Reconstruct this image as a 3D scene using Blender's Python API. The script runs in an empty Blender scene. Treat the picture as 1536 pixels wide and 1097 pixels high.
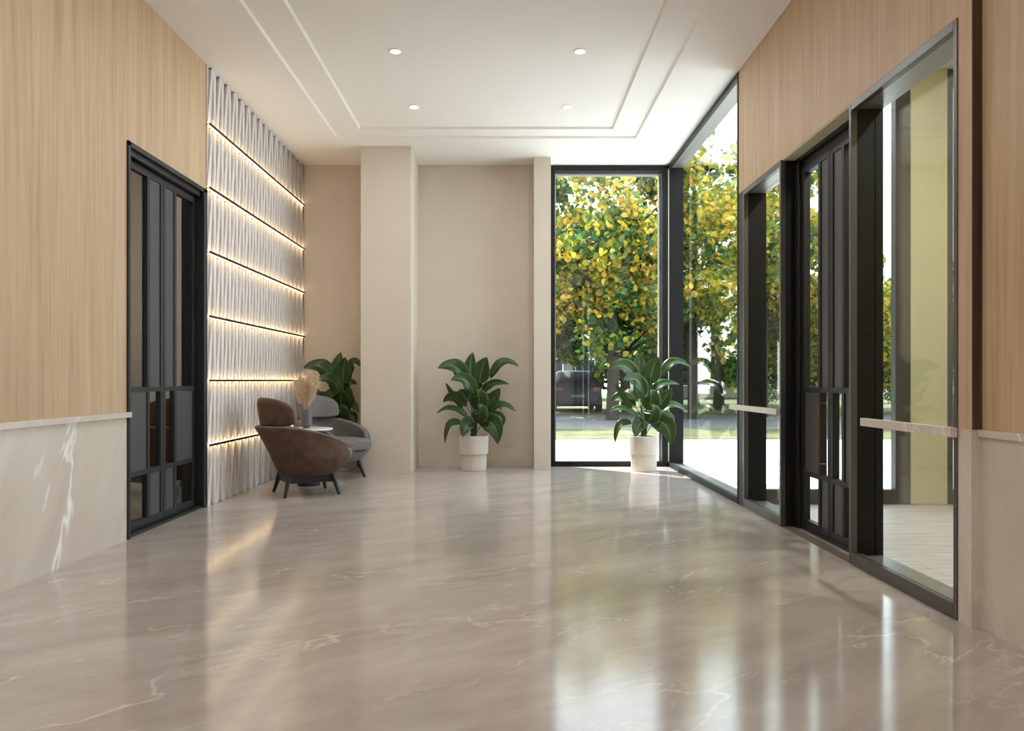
import bpy, math, random
from mathutils import Vector, Matrix
R = math.radians
C = bpy.context.scene.collection
scene = bpy.context.scene
PI = math.pi
rnd = random.Random(7)

# ------------------------------------------------------------------ helpers
def lin(r, g, b, a=1.0):
    def f(c):
        c /= 255.0
        return c / 12.92 if c <= 0.04045 else ((c + 0.055) / 1.055) ** 2.4
    return (f(r), f(g), f(b), a)

def world_loc(o):
    v = Vector((0, 0, 0))
    while o is not None:
        v += Vector(o.location)
        o = o.parent
    return v

class MB:
    """collects faces, links them as ONE mesh object"""
    def __init__(self):
        self.v = []; self.f = []; self.uv = {}
    def quad(self, a, b, c, d):
        n = len(self.v); self.v += [tuple(a), tuple(b), tuple(c), tuple(d)]
        self.f.append((n, n + 1, n + 2, n + 3))
    def box(self, x0, x1, y0, y1, z0, z1):
        n = len(self.v)
        self.v += [(x0, y0, z0), (x1, y0, z0), (x1, y1, z0), (x0, y1, z0),
                   (x0, y0, z1), (x1, y0, z1), (x1, y1, z1), (x0, y1, z1)]
        self.f += [(n + 3, n + 2, n + 1, n), (n + 4, n + 5, n + 6, n + 7), (n, n + 1, n + 5, n + 4),
                   (n + 1, n + 2, n + 6, n + 5), (n + 2, n + 3, n + 7, n + 6), (n + 3, n, n + 4, n + 7)]
        return self
    def grid(self, rows, close_u=False, close_v=False, uvs=None):
        """rows: list of equal-length rings of points"""
        n = len(self.v); m = len(rows[0])
        for i, r in enumerate(rows):
            for j, p in enumerate(r):
                if uvs: self.uv[len(self.v)] = uvs[i][j]
                self.v.append(tuple(p))
        ni = len(rows)
        for i in range(ni if close_v else ni - 1):
            for j in range(m if close_u else m - 1):
                a = n + i * m + j; b = n + i * m + (j + 1) % m
                i2 = (i + 1) % ni
                c = n + i2 * m + (j + 1) % m; d = n + i2 * m + j
                self.f.append((a, b, c, d))
        return n
    def cap(self, ring, flip=False):
        n = len(self.v); self.v += [tuple(p) for p in ring]
        idx = list(range(n, n + len(ring)))
        self.f.append(tuple(reversed(idx)) if flip else tuple(idx))
    def lathe(self, prof, cx=0, cy=0, seg=48, ripple=0, caps=True):
        rows = []
        for (r, z) in prof:
            ring = []
            for k in range(seg):
                a = 2 * PI * k / seg
                rr = r + (ripple if k % 2 else -ripple)
                ring.append((cx + rr * math.cos(a), cy + rr * math.sin(a), z))
            rows.append(ring)
        self.grid(rows, close_u=True)
        if caps:
            if prof[0][0] > 1e-4: self.cap(rows[0], True)
            if prof[-1][0] > 1e-4: self.cap(rows[-1])
        return self
    def tube(self, pts, rads, seg=8, caps=True):
        pts = [Vector(p) for p in pts]
        if not isinstance(rads, (list, tuple)): rads = [rads] * len(pts)
        rows = []; up = None
        for i, p in enumerate(pts):
            t = (pts[min(i + 1, len(pts) - 1)] - pts[max(i - 1, 0)]).normalized()
            if up is None:
                up = Vector((0, 0, 1)) if abs(t.z) < 0.9 else Vector((1, 0, 0))
            s = t.cross(up).normalized(); up = s.cross(t).normalized()
            rows.append([p + (s * math.cos(2 * PI * k / seg) + up * math.sin(2 * PI * k / seg)) * rads[i] for k in range(seg)])
        self.grid(rows, close_u=True)
        if caps: self.cap(rows[0], True); self.cap(rows[-1])
        return self
    def build(self, name, mat, parent=None, smooth=False, world=True, bevel=0, kind=None, label=None):
        me = bpy.data.meshes.new(name)
        off = world_loc(parent) if (parent is not None and world) else Vector((0, 0, 0))
        me.from_pydata([tuple(Vector(p) - off) for p in self.v], [], self.f)
        if self.uv:
            ul = me.uv_layers.new(name='leaf')
            for lp in me.loops:
                ul.data[lp.index].uv = self.uv.get(lp.vertex_index, (0, 0))
        me.validate(); me.update()
        if isinstance(mat, (list, tuple)):
            for m in mat: me.materials.append(m)
        else: me.materials.append(mat)
        if smooth:
            for p in me.polygons: p.use_smooth = True
            me.set_sharp_from_angle(angle=R(45))
        o = bpy.data.objects.new(name, me); C.objects.link(o)
        if parent is not None: o.parent = parent
        if bevel:
            md = o.modifiers.new('edge', 'BEVEL'); md.width = bevel; md.segments = 2; md.limit_method = 'ANGLE'
        if kind: o['kind'] = kind
        if label: o['label'] = label
        return o

def box(name, mat, x0, x1, y0, y1, z0, z1, parent=None, bevel=0, kind=None, label=None):
    return MB().box(x0, x1, y0, y1, z0, z1).build(name, mat, parent, bevel=bevel, kind=kind, label=label)

def struct(o): o['kind'] = 'structure'; return o
def empty(name, loc, rz=0.0):
    o = bpy.data.objects.new(name, None); C.objects.link(o)
    o.empty_display_size = 0.1
    o.location = loc; o.rotation_euler = (0, 0, rz); return o
def tag(o, label, cat, group=None):
    o['label'] = label; o['category'] = cat
    if group: o['group'] = group
    return o
def copy_tree(o, parent=None):
    c = o.copy(); C.objects.link(c)
    if parent is not None: c.parent = parent
    for ch in list(o.children): copy_tree(ch, c)
    return c

# ------------------------------------------------------------------ materials
def new_mat(name):
    m = bpy.data.materials.new(name); m.use_nodes = True
    nt = m.node_tree; nt.nodes.clear()
    out = nt.nodes.new('ShaderNodeOutputMaterial')
    return m, nt, out
def bsdf(nt, out, **kw):
    b = nt.nodes.new('ShaderNodeBsdfPrincipled')
    for k, v in kw.items(): b.inputs[k.replace('_', ' ')].default_value = v
    nt.links.new(b.outputs[0], out.inputs[0]); return b
def simple(name, col, rough=0.6, metal=0.0, spec=0.5, noise=0.0, nscale=8.0, bump=0.0, bscale=200.0, stretch=(1, 1, 1)):
    m, nt, out = new_mat(name)
    b = bsdf(nt, out, Roughness=rough, Metallic=metal, Specular_IOR_Level=spec)
    b.inputs['Base Color'].default_value = col
    if noise or bump:
        tc = nt.nodes.new('ShaderNodeTexCoord'); mp = nt.nodes.new('ShaderNodeMapping')
        mp.inputs['Scale'].default_value = stretch
        nt.links.new(tc.outputs['Object'], mp.inputs[0])
    if noise:
        n = nt.nodes.new('ShaderNodeTexNoise'); n.inputs['Scale'].default_value = nscale; n.inputs['Detail'].default_value = 5
        nt.links.new(mp.outputs[0], n.inputs['Vector'])
        r = nt.nodes.new('ShaderNodeValToRGB')
        r.color_ramp.elements[0].position = 0.3; r.color_ramp.elements[1].position = 0.7
        r.color_ramp.elements[0].color = tuple(c * (1 - noise) for c in col[:3]) + (1,)
        r.color_ramp.elements[1].color = tuple(min(1, c * (1 + noise)) for c in col[:3]) + (1,)
        nt.links.new(n.outputs[0], r.inputs[0]); nt.links.new(r.outputs[0], b.inputs['Base Color'])
    if bump:
        n2 = nt.nodes.new('ShaderNodeTexNoise'); n2.inputs['Scale'].default_value = bscale; n2.inputs['Detail'].default_value = 3
        nt.links.new(mp.outputs[0], n2.inputs['Vector'])
        bp = nt.nodes.new('ShaderNodeBump'); bp.inputs['Strength'].default_value = bump; bp.inputs['Distance'].default_value = 0.01
        nt.links.new(n2.outputs[0], bp.inputs['Height']); nt.links.new(bp.outputs[0], b.inputs['Normal'])
    return m
def emit(name, col, strength):
    m, nt, out = new_mat(name)
    e = nt.nodes.new('ShaderNodeEmission'); e.inputs[0].default_value = col; e.inputs[1].default_value = strength
    nt.links.new(e.outputs[0], out.inputs[0]); return m

def wood(name, c0, c1, c2):
    m, nt, out = new_mat(name)
    b = bsdf(nt, out, Roughness=0.5, Specular_IOR_Level=0.35)
    tc = nt.nodes.new('ShaderNodeTexCoord')
    def noise(sx, sy, sz, scale, detail, dist=0.0):
        mp = nt.nodes.new('ShaderNodeMapping'); mp.inputs['Scale'].default_value = (sx, sy, sz)
        n = nt.nodes.new('ShaderNodeTexNoise'); n.inputs['Scale'].default_value = scale
        n.inputs['Detail'].default_value = detail; n.inputs['Distortion'].default_value = dist
        nt.links.new(tc.outputs['Object'], mp.inputs[0]); nt.links.new(mp.outputs[0], n.inputs['Vector']); return n
    n1 = noise(1, 1, 0.06, 15.0, 6); n2 = noise(1, 1, 0.03, 45.0, 4)
    mix = nt.nodes.new('ShaderNodeMix'); mix.data_type = 'FLOAT'; mix.inputs[0].default_value = 0.42
    nt.links.new(n1.outputs[0], mix.inputs[2]); nt.links.new(n2.outputs[0], mix.inputs[3])
    r = nt.nodes.new('ShaderNodeValToRGB'); cr = r.color_ramp
    cr.elements[0].position = 0.33; cr.elements[0].color = c0
    cr.elements[1].position = 0.67; cr.elements[1].color = c2
    e = cr.elements.new(0.5); e.color = c1
    nt.links.new(mix.outputs[0], r.inputs[0]); nt.links.new(r.outputs[0], b.inputs['Base Color'])
    bp = nt.nodes.new('ShaderNodeBump'); bp.inputs['Strength'].default_value = 0.08; bp.inputs['Distance'].default_value = 0.004
    nt.links.new(n2.outputs[0], bp.inputs['Height']); nt.links.new(bp.outputs[0], b.inputs['Normal'])
    return m

def marble(name, base, dark, vein, rough, rot, ior=1.5, scale=1.0, vein_amt=0.75, stretch=(1, 1, 1), fine=0.3, vw=.007):
    m, nt, out = new_mat(name)
    b = bsdf(nt, out, Roughness=rough, IOR=ior)
    tc = nt.nodes.new('ShaderNodeTexCoord'); mp0 = nt.nodes.new('ShaderNodeMapping')
    mp0.inputs['Rotation'].default_value = rot
    mp = nt.nodes.new('ShaderNodeMapping'); mp.inputs['Scale'].default_value = tuple(s * scale for s in stretch)
    nt.links.new(tc.outputs['Object'], mp0.inputs[0]); nt.links.new(mp0.outputs[0], mp.inputs[0])
    def noise(scale, detail, rough_=0.5, dist=0.0):
        n = nt.nodes.new('ShaderNodeTexNoise'); n.inputs['Scale'].default_value = scale; n.inputs['Detail'].default_value = detail
        n.inputs['Roughness'].default_value = rough_; n.inputs['Distortion'].default_value = dist
        nt.links.new(mp.outputs[0], n.inputs['Vector']); return n
    def math_(op, a, b_=None, v=None):
        k = nt.nodes.new('ShaderNodeMath'); k.operation = op; k.use_clamp = False
        nt.links.new(a, k.inputs[0])
        if b_ is not None: nt.links.new(b_, k.inputs[1])
        elif v is not None: k.inputs[1].default_value = v
        return k.outputs[0]
    def ridge(n, w):
        a = math_('SUBTRACT', n.outputs[0], v=0.5); a = math_('ABSOLUTE', a)
        mr = nt.nodes.new('ShaderNodeMapRange'); mr.inputs[1].default_value = 0.0; mr.inputs[2].default_value = w
        mr.inputs[3].default_value = 1.0; mr.inputs[4].default_value = 0.0; mr.interpolation_type = 'SMOOTHSTEP'
        nt.links.new(a, mr.inputs[0]); return mr.outputs[0]
    cloud = noise(2.0, 8, 0.65, 0.5)
    r = nt.nodes.new('ShaderNodeValToRGB'); r.color_ramp.elements[0].position = 0.3; r.color_ramp.elements[1].position = 0.68
    r.color_ramp.elements[0].color = dark; r.color_ramp.elements[1].color = base
    nt.links.new(cloud.outputs[0], r.inputs[0])
    v1 = ridge(noise(0.9, 5, 0.55, 0.5), vw)
    mask = noise(1.7, 2)
    mk = nt.nodes.new('ShaderNodeMapRange'); mk.inputs[1].default_value = 0.43; mk.inputs[2].default_value = 0.58
    nt.links.new(mask.outputs[0], mk.inputs[0])
    v1 = math_('MULTIPLY', v1, mk.outputs[0])
    v2 = ridge(noise(2.6, 7, 0.65, 0.9), 0.018)
    mask2 = noise(1.1, 2); mk2 = nt.nodes.new('ShaderNodeMapRange'); mk2.inputs[1].default_value = 0.5; mk2.inputs[2].default_value = 0.7
    nt.links.new(mask2.outputs[0], mk2.inputs[0])
    v2 = math_('MULTIPLY', math_('MULTIPLY', v2, mk2.outputs[0]), v=fine)
    tot = math_('MULTIPLY', math_('MAXIMUM', v1, v2), v=vein_amt)
    mx = nt.nodes.new('ShaderNodeMix'); mx.data_type = 'RGBA'
    nt.links.new(tot, mx.inputs[0]); nt.links.new(r.outputs[0], mx.inputs[6]); mx.inputs[7].default_value = vein
    nt.links.new(mx.outputs[2], b.inputs['Base Color'])
    return m

def glass(name, tint, base, amt, power=4.0, gloss=(0.95, 0.97, 0.96, 1)):
    m, nt, out = new_mat(name)
    t = nt.nodes.new('ShaderNodeBsdfTransparent'); t.inputs[0].default_value = tint
    g = nt.nodes.new('ShaderNodeBsdfGlossy'); g.inputs['Roughness'].default_value = 0.0; g.inputs['Color'].default_value = gloss
    lw = nt.nodes.new('ShaderNodeLayerWeight'); lw.inputs['Blend'].default_value = 0.5
    p = nt.nodes.new('ShaderNodeMath'); p.operation = 'POWER'; p.inputs[1].default_value = power
    nt.links.new(lw.outputs['Facing'], p.inputs[0])
    k = nt.nodes.new('ShaderNodeMath'); k.operation = 'MULTIPLY_ADD'; k.inputs[1].default_value = amt; k.inputs[2].default_value = base
    nt.links.new(p.outputs[0], k.inputs[0])
    mx = nt.nodes.new('ShaderNodeMixShader')
    nt.links.new(k.outputs[0], mx.inputs[0]); nt.links.new(t.outputs[0], mx.inputs[1]); nt.links.new(g.outputs[0], mx.inputs[2])
    nt.links.new(mx.outputs[0], out.inputs[0]); return m

M = {}
M['oak'] = wood('oak_veneer', lin(182, 153, 122), lin(198, 170, 138), lin(209, 184, 153))
M['dark_wood'] = wood('dark_wood_edge', lin(58, 40, 32), lin(76, 54, 43), lin(92, 68, 54))
M['marble'] = marble('cream_marble', lin(222, 211, 201), lin(206, 193, 182), lin(255, 253, 250), 0.25, (R(28), 0, 0), stretch=(1, 1.5, 0.4), vein_amt=1.0, vw=.010, fine=.3)
M['floor'] = marble('polished_floor_marble', lin(200, 188, 180), lin(172, 159, 151), lin(232, 221, 209), 0.12, (0, 0, R(-38)), ior=1.65, stretch=(0.6, 1.7, 1), vein_amt=0.6, fine=0.7)
M['ceiling'] = simple('ceiling_plaster', lin(236, 231, 227), 0.9, spec=0.1)
M['plaster'] = simple('beige_plaster', lin(212, 200, 186), 0.85, spec=0.15, noise=0.02, nscale=3, bump=0.03, bscale=120)
M['relief'] = simple('grey_relief_panel', lin(226, 220, 217), 0.75, spec=0.2, bump=0.03, bscale=150)
M['black_metal'] = simple('black_metal', lin(17, 17, 19), 0.5, spec=0.5)
M['door_metal'] = simple('charcoal_door_panel', lin(70, 69, 73), 0.42, spec=0.5)
M['bronze'] = simple('dark_bronze_frame', lin(92, 88, 86), 0.35, metal=0.5)
M['dark_frame'] = simple('black_window_frame', lin(15, 15, 17), 0.5, spec=0.3)
M['grey_metal'] = simple('grey_window_reveal', lin(150, 148, 146), 0.3, metal=0.5)
M['brass'] = simple('brass', lin(120, 100, 82), 0.4, metal=0.8)
M['glass'] = glass('clear_glass', (0.97, 0.985, 0.975, 1), 0.03, 0.55)
M['side_glass'] = glass('reflective_clear_glass', (0.95, 0.975, 0.96, 1), 0.04, 0.6, 4.5)
M['tint_glass'] = glass('smoked_glass', (0.42, 0.40, 0.38, 1), 0.30, 0.5, 2.5, (0.8, 0.78, 0.75, 1))
M['led'] = emit('warm_led', (1.0, 0.72, 0.38, 1), 5.5)
M['lamp'] = emit('downlight_disc', (1.0, 0.97, 0.92, 1), 14.0)
M['white_trim'] = simple('white_trim', lin(235, 232, 228), 0.5)
M['brown_leather'] = simple('brown_velvet', lin(86, 65, 52), 0.75, spec=0.25, noise=0.28, nscale=14, bump=0.08, bscale=90)
M['grey_fabric'] = simple('grey_boucle', lin(120, 115, 113), 0.9, spec=0.15, noise=0.2, nscale=70, bump=0.35, bscale=220)
M['black_wood'] = simple('black_stained_wood', lin(30, 31, 34), 0.5)
M['white_top'] = simple('white_table_top', lin(232, 226, 222), 0.3)
M['vase'] = simple('dark_grey_ceramic', lin(92, 90, 92), 0.45, noise=0.12, nscale=20)
M['pampas'] = simple('dried_pampas', lin(240, 222, 198), 0.95, spec=0.05, noise=0.15, nscale=30)
M['pampas_stem'] = simple('dried_stem', lin(190, 160, 120), 0.9)
M['pot'] = simple('ribbed_stone_pot', lin(206, 196, 186), 0.8, spec=0.2, noise=0.06, nscale=10, stretch=(1, 1, 0.3))
M['soil'] = simple('dark_soil', lin(42, 34, 28), 1.0, noise=0.3, nscale=60)
M['stalk'] = simple('plant_stalk', lin(52, 66, 34), 0.6)
M['mat'] = simple('brown_entrance_mat', lin(112, 92, 76), 0.95, noise=0.15, nscale=90)
M['pier'] = simple('cream_green_render', lin(206, 202, 166), 0.85, noise=0.03, nscale=4)
M['pavement'] = simple('pale_concrete', lin(226, 224, 220), 0.9, noise=0.03, nscale=1.5)
M['road'] = simple('grey_asphalt', lin(112, 108, 104), 0.95, noise=0.1, nscale=2.0)
M['grass'] = simple('dry_grass', lin(92, 92, 54), 0.95, noise=0.45, nscale=2.2, bump=0.5, bscale=20)
M['bark'] = simple('bark', lin(62, 54, 48), 0.95, noise=0.3, nscale=14, stretch=(1, 1, 0.2))
M['deck'] = simple('pale_plank_floor', lin(210, 198, 193), 0.45, noise=0.26, nscale=5, stretch=(0.4, 8, 1))
M['room_wall'] = simple('inner_room_wall', lin(170, 158, 145), 0.9)
M['building'] = simple('far_grey_render', lin(104, 106, 104), 0.9, noise=0.08, nscale=2)
M['brick'] = simple('far_brick', lin(104, 100, 88), 0.9, noise=0.12, nscale=6)
M['dark_pane'] = simple('far_window_pane', lin(46, 54, 60), 0.1)
M['car_paint'] = simple('dark_car_paint', lin(40, 42, 48), 0.6)
M['rubber'] = simple('tyre_rubber', lin(24, 24, 24), 0.8)
M['red_lamp'] = simple('tail_lamp', lin(120, 20, 20), 0.3)

def leaf_material(name, cols, transl=0.3, gloss=0.5):
    """tree leaves: colour per leaf, yellower leaves higher on the tree"""
    m, nt, out = new_mat(name)
    g = nt.nodes.new('ShaderNodeNewGeometry'); r = nt.nodes.new('ShaderNodeValToRGB'); cr = r.color_ramp
    while len(cr.elements) < len(cols): cr.elements.new(0.5)
    for i, c in enumerate(cols):
        cr.elements[i].position = i / (len(cols) - 1); cr.elements[i].color = c
    tc = nt.nodes.new('ShaderNodeTexCoord'); n = nt.nodes.new('ShaderNodeTexNoise'); n.inputs['Scale'].default_value = 0.55
    n.inputs['Detail'].default_value = 2
    nt.links.new(tc.outputs['Object'], n.inputs['Vector'])
    a = nt.nodes.new('ShaderNodeMapRange'); a.inputs[1].default_value = 0.36; a.inputs[2].default_value = 0.64
    a.inputs[3].default_value = -0.35; a.inputs[4].default_value = 0.35
    nt.links.new(n.outputs[0], a.inputs[0])
    s = nt.nodes.new('ShaderNodeMath'); s.operation = 'ADD'; s.use_clamp = True
    nt.links.new(g.outputs['Random Per Island'], s.inputs[0]); nt.links.new(a.outputs[0], s.inputs[1])
    nt.links.new(s.outputs[0], r.inputs[0])
    d = nt.nodes.new('ShaderNodeBsdfPrincipled'); d.inputs['Roughness'].default_value = gloss
    t = nt.nodes.new('ShaderNodeBsdfTranslucent')
    nt.links.new(r.outputs[0], d.inputs['Base Color']); nt.links.new(r.outputs[0], t.inputs[0])
    mx = nt.nodes.new('ShaderNodeMixShader'); mx.inputs[0].default_value = transl
    nt.links.new(d.outputs[0], mx.inputs[1]); nt.links.new(t.outputs[0], mx.inputs[2]); nt.links.new(mx.outputs[0], out.inputs[0])
    return m
M['autumn'] = leaf_material('autumn_leaves', [lin(36, 74, 40), lin(70, 108, 50), lin(128, 142, 50), lin(194, 168, 46), lin(214, 180, 74)], 0.5)
M['green'] = leaf_material('green_leaves', [lin(30, 66, 44), lin(46, 92, 58), lin(84, 118, 62), lin(136, 150, 66), lin(176, 172, 80)], 0.5)
M['hedge'] = leaf_material('hedge_leaves', [lin(40, 56, 38), lin(70, 88, 54), lin(110, 118, 70)], 0.3)

def plant_leaf():
    m, nt, out = new_mat('glossy_plant_leaf')
    b = bsdf(nt, out, Roughness=0.3, Specular_IOR_Level=0.5)
    uv = nt.nodes.new('ShaderNodeUVMap'); uv.uv_map = 'leaf'
    sp = nt.nodes.new('ShaderNodeSeparateXYZ'); nt.links.new(uv.outputs[0], sp.inputs[0])
    def mth(op, a, bb=None, v=None):
        k = nt.nodes.new('ShaderNodeMath'); k.operation = op; nt.links.new(a, k.inputs[0])
        if bb is not None: nt.links.new(bb, k.inputs[1])
        elif v is not None: k.inputs[1].default_value = v
        return k.outputs[0]
    au = mth('ABSOLUTE', sp.outputs[0])                       # 0 on the midrib, 1 on the edge
    rib = nt.nodes.new('ShaderNodeMapRange'); rib.inputs[1].default_value = 0.03; rib.inputs[2].default_value = 0.09
    rib.inputs[3].default_value = 1; rib.inputs[4].default_value = 0; nt.links.new(au, rib.inputs[0])
    w = mth('SUBTRACT', mth('MULTIPLY', sp.outputs[1], v=13.0), mth('MULTIPLY', au, v=2.2))
    sv = nt.nodes.new('ShaderNodeMapRange'); sv.inputs[1].default_value = 0.0; sv.inputs[2].default_value = 0.14
    sv.inputs[3].default_value = 0.35; sv.inputs[4].default_value = 0
    nt.links.new(mth('ABSOLUTE', mth('SUBTRACT', mth('FRACT', w), v=0.5)), sv.inputs[0])
    fac = mth('MAXIMUM', rib.outputs[0], sv.outputs[0])
    edge = nt.nodes.new('ShaderNodeMapRange'); edge.inputs[1].default_value = 0.93; edge.inputs[2].default_value = 1.0
    edge.inputs[3].default_value = 0; edge.inputs[4].default_value = 0.7; nt.links.new(au, edge.inputs[0])
    fac = mth('MAXIMUM', fac, edge.outputs[0])
    mx = nt.nodes.new('ShaderNodeMix'); mx.data_type = 'RGBA'
    mx.inputs[6].default_value = lin(40, 66, 30); mx.inputs[7].default_value = lin(112, 136, 60)
    nt.links.new(fac, mx.inputs[0]); nt.links.new(mx.outputs[2], b.inputs['Base Color'])
    t = nt.nodes.new('ShaderNodeBsdfTranslucent'); t.inputs[0].default_value = lin(120, 150, 40)
    ms = nt.nodes.new('ShaderNodeMixShader'); ms.inputs[0].default_value = 0.2
    nt.links.new(b.outputs[0], ms.inputs[1]); nt.links.new(t.outputs[0], ms.inputs[2]); nt.links.new(ms.outputs[0], out.inputs[0])
    return m
M['plant'] = plant_leaf()

# ------------------------------------------------------------------ camera   (y runs into the room)
F = 1200.0; EYE = 1.05
cam = bpy.data.cameras.new('camera'); cam.sensor_width = 36.0; cam.lens = F * 36.0 / 1536.0
cam.shift_x = 7.0 / 1536.0; cam.shift_y = 22.5 / 1536.0; cam.clip_start = 0.05; cam.clip_end = 300
co = bpy.data.objects.new('camera', cam); C.objects.link(co)
co.location = (0, 0, EYE); co.rotation_euler = (R(90), 0, 0); scene.camera = co
def at(px, py, Y): return ((px - 761.0) * Y / F, Y, EYE - (py - 571.0) * Y / F)

# ------------------------------------------------------------------ room
XL, XR, YB, H = -2.507, 1.967, 9.77, 3.68
REAR = -4.5
HD = 2.635                                          # door and sidelight height
struct(box('floor', M['floor'], -2.66, 2.13, REAR - 0.1, YB + 0.12, -0.12, 0.0))

# ceiling with two stepped coffers
def ceiling():
    mb = MB()
    def loop(x0, x1, y0, y1, z): return [(x0, y0, z), (x1, y0, z), (x1, y1, z), (x0, y1, z)]
    b = 0.014
    L = [loop(-2.66, 2.16, REAR - .1, YB + .14, H),
         loop(-1.854, 1.40, REAR + 1.0, 8.69, H), loop(-1.854 + b, 1.40 - b, REAR + 1.0 + b, 8.69 - b, H + .022),
         loop(-1.561, 1.116, REAR + 1.3, 8.44, H + .022), loop(-1.561 + b, 1.116 - b, REAR + 1.3 + b, 8.44 - b, H + .044)]
    n = len(mb.v)
    for l in L: mb.v += l
    for i in range(len(L) - 1):
        for k in range(4):
            a = n + i * 4 + k; c = n + i * 4 + (k + 1) % 4
            mb.f.append((a, a + 4, c + 4, c))
    e = n + (len(L) - 1) * 4
    mb.f.append((e + 3, e + 2, e + 1, e))
    # roof slab above
    t = len(mb.v); mb.v += loop(-2.66, 2.16, REAR - .1, YB + .14, H + .3)
    mb.f.append((t, t + 1, t + 2, t + 3))
    for k in range(4):
        a = n + k; c = n + (k + 1) % 4
        mb.f.append((a, c, t + (k + 1) % 4, t + k))
    return struct(mb.build('ceiling', M['ceiling']))
ceiling()

# left wall: oak above, marble wainscot below
D0, D1 = 5.27, 6.655
mb = MB(); mb.box(XL - .15, XL, REAR, D0, .81, H); mb.box(XL - .15, XL, D0, D1, HD, H)
struct(mb.build('wall_left', M['oak']))
struct(box('trim_1', M['marble'], XL - .15, XL + .001, REAR, D0, 0, .81))
struct(box('trim_2', M['marble'], XL - .1, XL + .024, REAR, D0 + .025, .806, .842, bevel=.002))
struct(box('wall_left_far', M['plaster'], XL - .15, XL - .012, D1, YB, 0, H))
# back wall, column and pier
struct(box('wall_back', M['plaster'], XL - .15, .537, YB, YB + .14, 0, H))
struct(box('pillar', M['plaster'], -1.645, -1.083, 8.98, YB, 0, H))
struct(box('pillar', M['plaster'], .314, .512, 9.42, YB, 0, H))
struct(box('trim_3', M['plaster'], 1.962, 1.975, YB - .001, YB + .14, 0, H))
# right wall: oak fascia over the entrance, pilaster, near wall
mb = MB(); mb.box(XR, 2.14, 3.49, 6.80, HD, H); mb.box(XR, 2.14, 3.39, 3.49, .84, H); mb.box(2.009, 2.14, 0, 3.39, .82, H)
struct(mb.build('wall_right', M['oak']))
mb = MB(); mb.box(XR - .0005, 2.14, 3.3895, 3.49, 0, .84); mb.box(2.0085, 2.14, 0, 3.3895, 0, .812)
struct(mb.build('trim_4', M['marble']))
struct(box('trim_5', M['marble'], 1.990, 2.10, 0, 3.388, .812, .842, bevel=.002))
struct(box('trim_9', M['dark_wood'], XR + .003, 2.0088, 3.384, 3.3898, .842, H))  # thin dark brown grained strip on the pilaster's near end
# wall behind the viewer; unseen side window added to light the left wall
struct(box('wall_rear', M['plaster'], XL - .15, 2.16, REAR - .15, REAR, 0, H))
def rear_window():
    e = struct(empty('added_window_6', (2.06, -2.2, 0)))
    mb = MB()
    for y in (REAR, -3.0, -1.5, -.06): mb.box(2.02, 2.12, y, y + .06, 0, H)
    mb.box(2.02, 2.12, REAR, 0, 0, .06); mb.box(2.02, 2.12, REAR, 0, H - .06, H)
    mb.build('frame', M['dark_frame'], e)
    box('glass_pane', M['glass'], 2.06, 2.068, REAR + .03, -.03, .05, H - .05, e)
rear_window()

# ------------------------------------------------------------------ relief wall with light strips
LED = [.51, 1.05, 1.585, 2.122, 2.657, 3.19]
def relief_panel(z0, z1):
    p = .186; d = .032; y0 = 6.6555; rows_t, rows_b = [], []
    def prof(t):
        pts = []
        for k in range(-1, 19):
            yk = 6.73 + k * p
            c = .29 * d * t
            pa = -.43 * t; pb = .29; u = .11
            dA = d * (1 - t); dB = d * t
            hA0 = c - d * pa; hB0 = c - d * pb + dA
            ua = u * (1 - t) + .004; ub = u * t + .004
            pts += [(yk + (pa + ua) * p, hA0 - d * ua), (yk + pa * p, hA0 + dA), (yk + (pb + ub) * p, hB0 - d * ub), (yk + pb * p, hB0 + dB)]
        return pts
    def clip(pts):
        return [(min(max(y, y0), YB - .002), h if y > 6.70 else .02) for y, h in pts]
    T = clip(prof(0)); B = clip(prof(1))
    zt, zb = z1, z0
    X = XL - .008
    mb = MB()
    top = [(X + h, y, zt) for y, h in T]; bot = [(X + h, y, zb) for y, h in B]
    mb.grid([bot, top])
    xb = X - .012
    topb = [(xb, y, zt) for y, h in T]; botb = [(xb, y, zb) for y, h in B]
    mb.grid([top, topb]); mb.grid([botb, bot])
    mb.quad(bot[0], top[0], topb[0], botb[0]); mb.quad(top[-1], bot[-1], botb[-1], topb[-1])
    return mb
names = ['on the floor, below the lowest light strip', 'between the lowest and second lowest light strips',
         'just above the strip at eye level, fourth row from the ceiling', 'in the middle, third row down beneath the ceiling row',
         'between the second and third light strips from the ceiling', 'between the topmost and second light strips',
         'topmost row, touching the ceiling']
names = ['lowest row of grey sculpted wall panelling, standing on the floor',
         'second row up of grey sculpted wall panelling, behind the brown headrest',
         'third row up of grey sculpted wall panelling, right above the eye-level light strip',
         'middle row of grey sculpted wall panelling, three rows above and three below',
         'third row down of grey sculpted wall panelling',
         'second row down of grey sculpted wall panelling, under the topmost light strip',
         'topmost row of grey sculpted wall panelling, touching the ceiling']
zs = [0.0] + LED + [H]
for i in range(7):
    z0 = zs[i] + (.012 if i else .001); z1 = zs[i + 1] - (.012 if i < 6 else .001)
    e = relief_panel(z0, z1).build('wall_panel', M['relief'])
    tag(e, names[i], 'wall panel', 'sculpted wall panels')
ln = ['lowest warm light strip across the grey panelling, behind the brown armchair', 'second lowest warm light strip, level with the top of the dried grass',
      'third warm light strip up from the floor on the grey panelling', 'fourth warm light strip up from the floor on the grey panelling',
      'second warm light strip down from the ceiling on the grey panelling', 'topmost warm light strip on the grey panelling']
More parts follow.
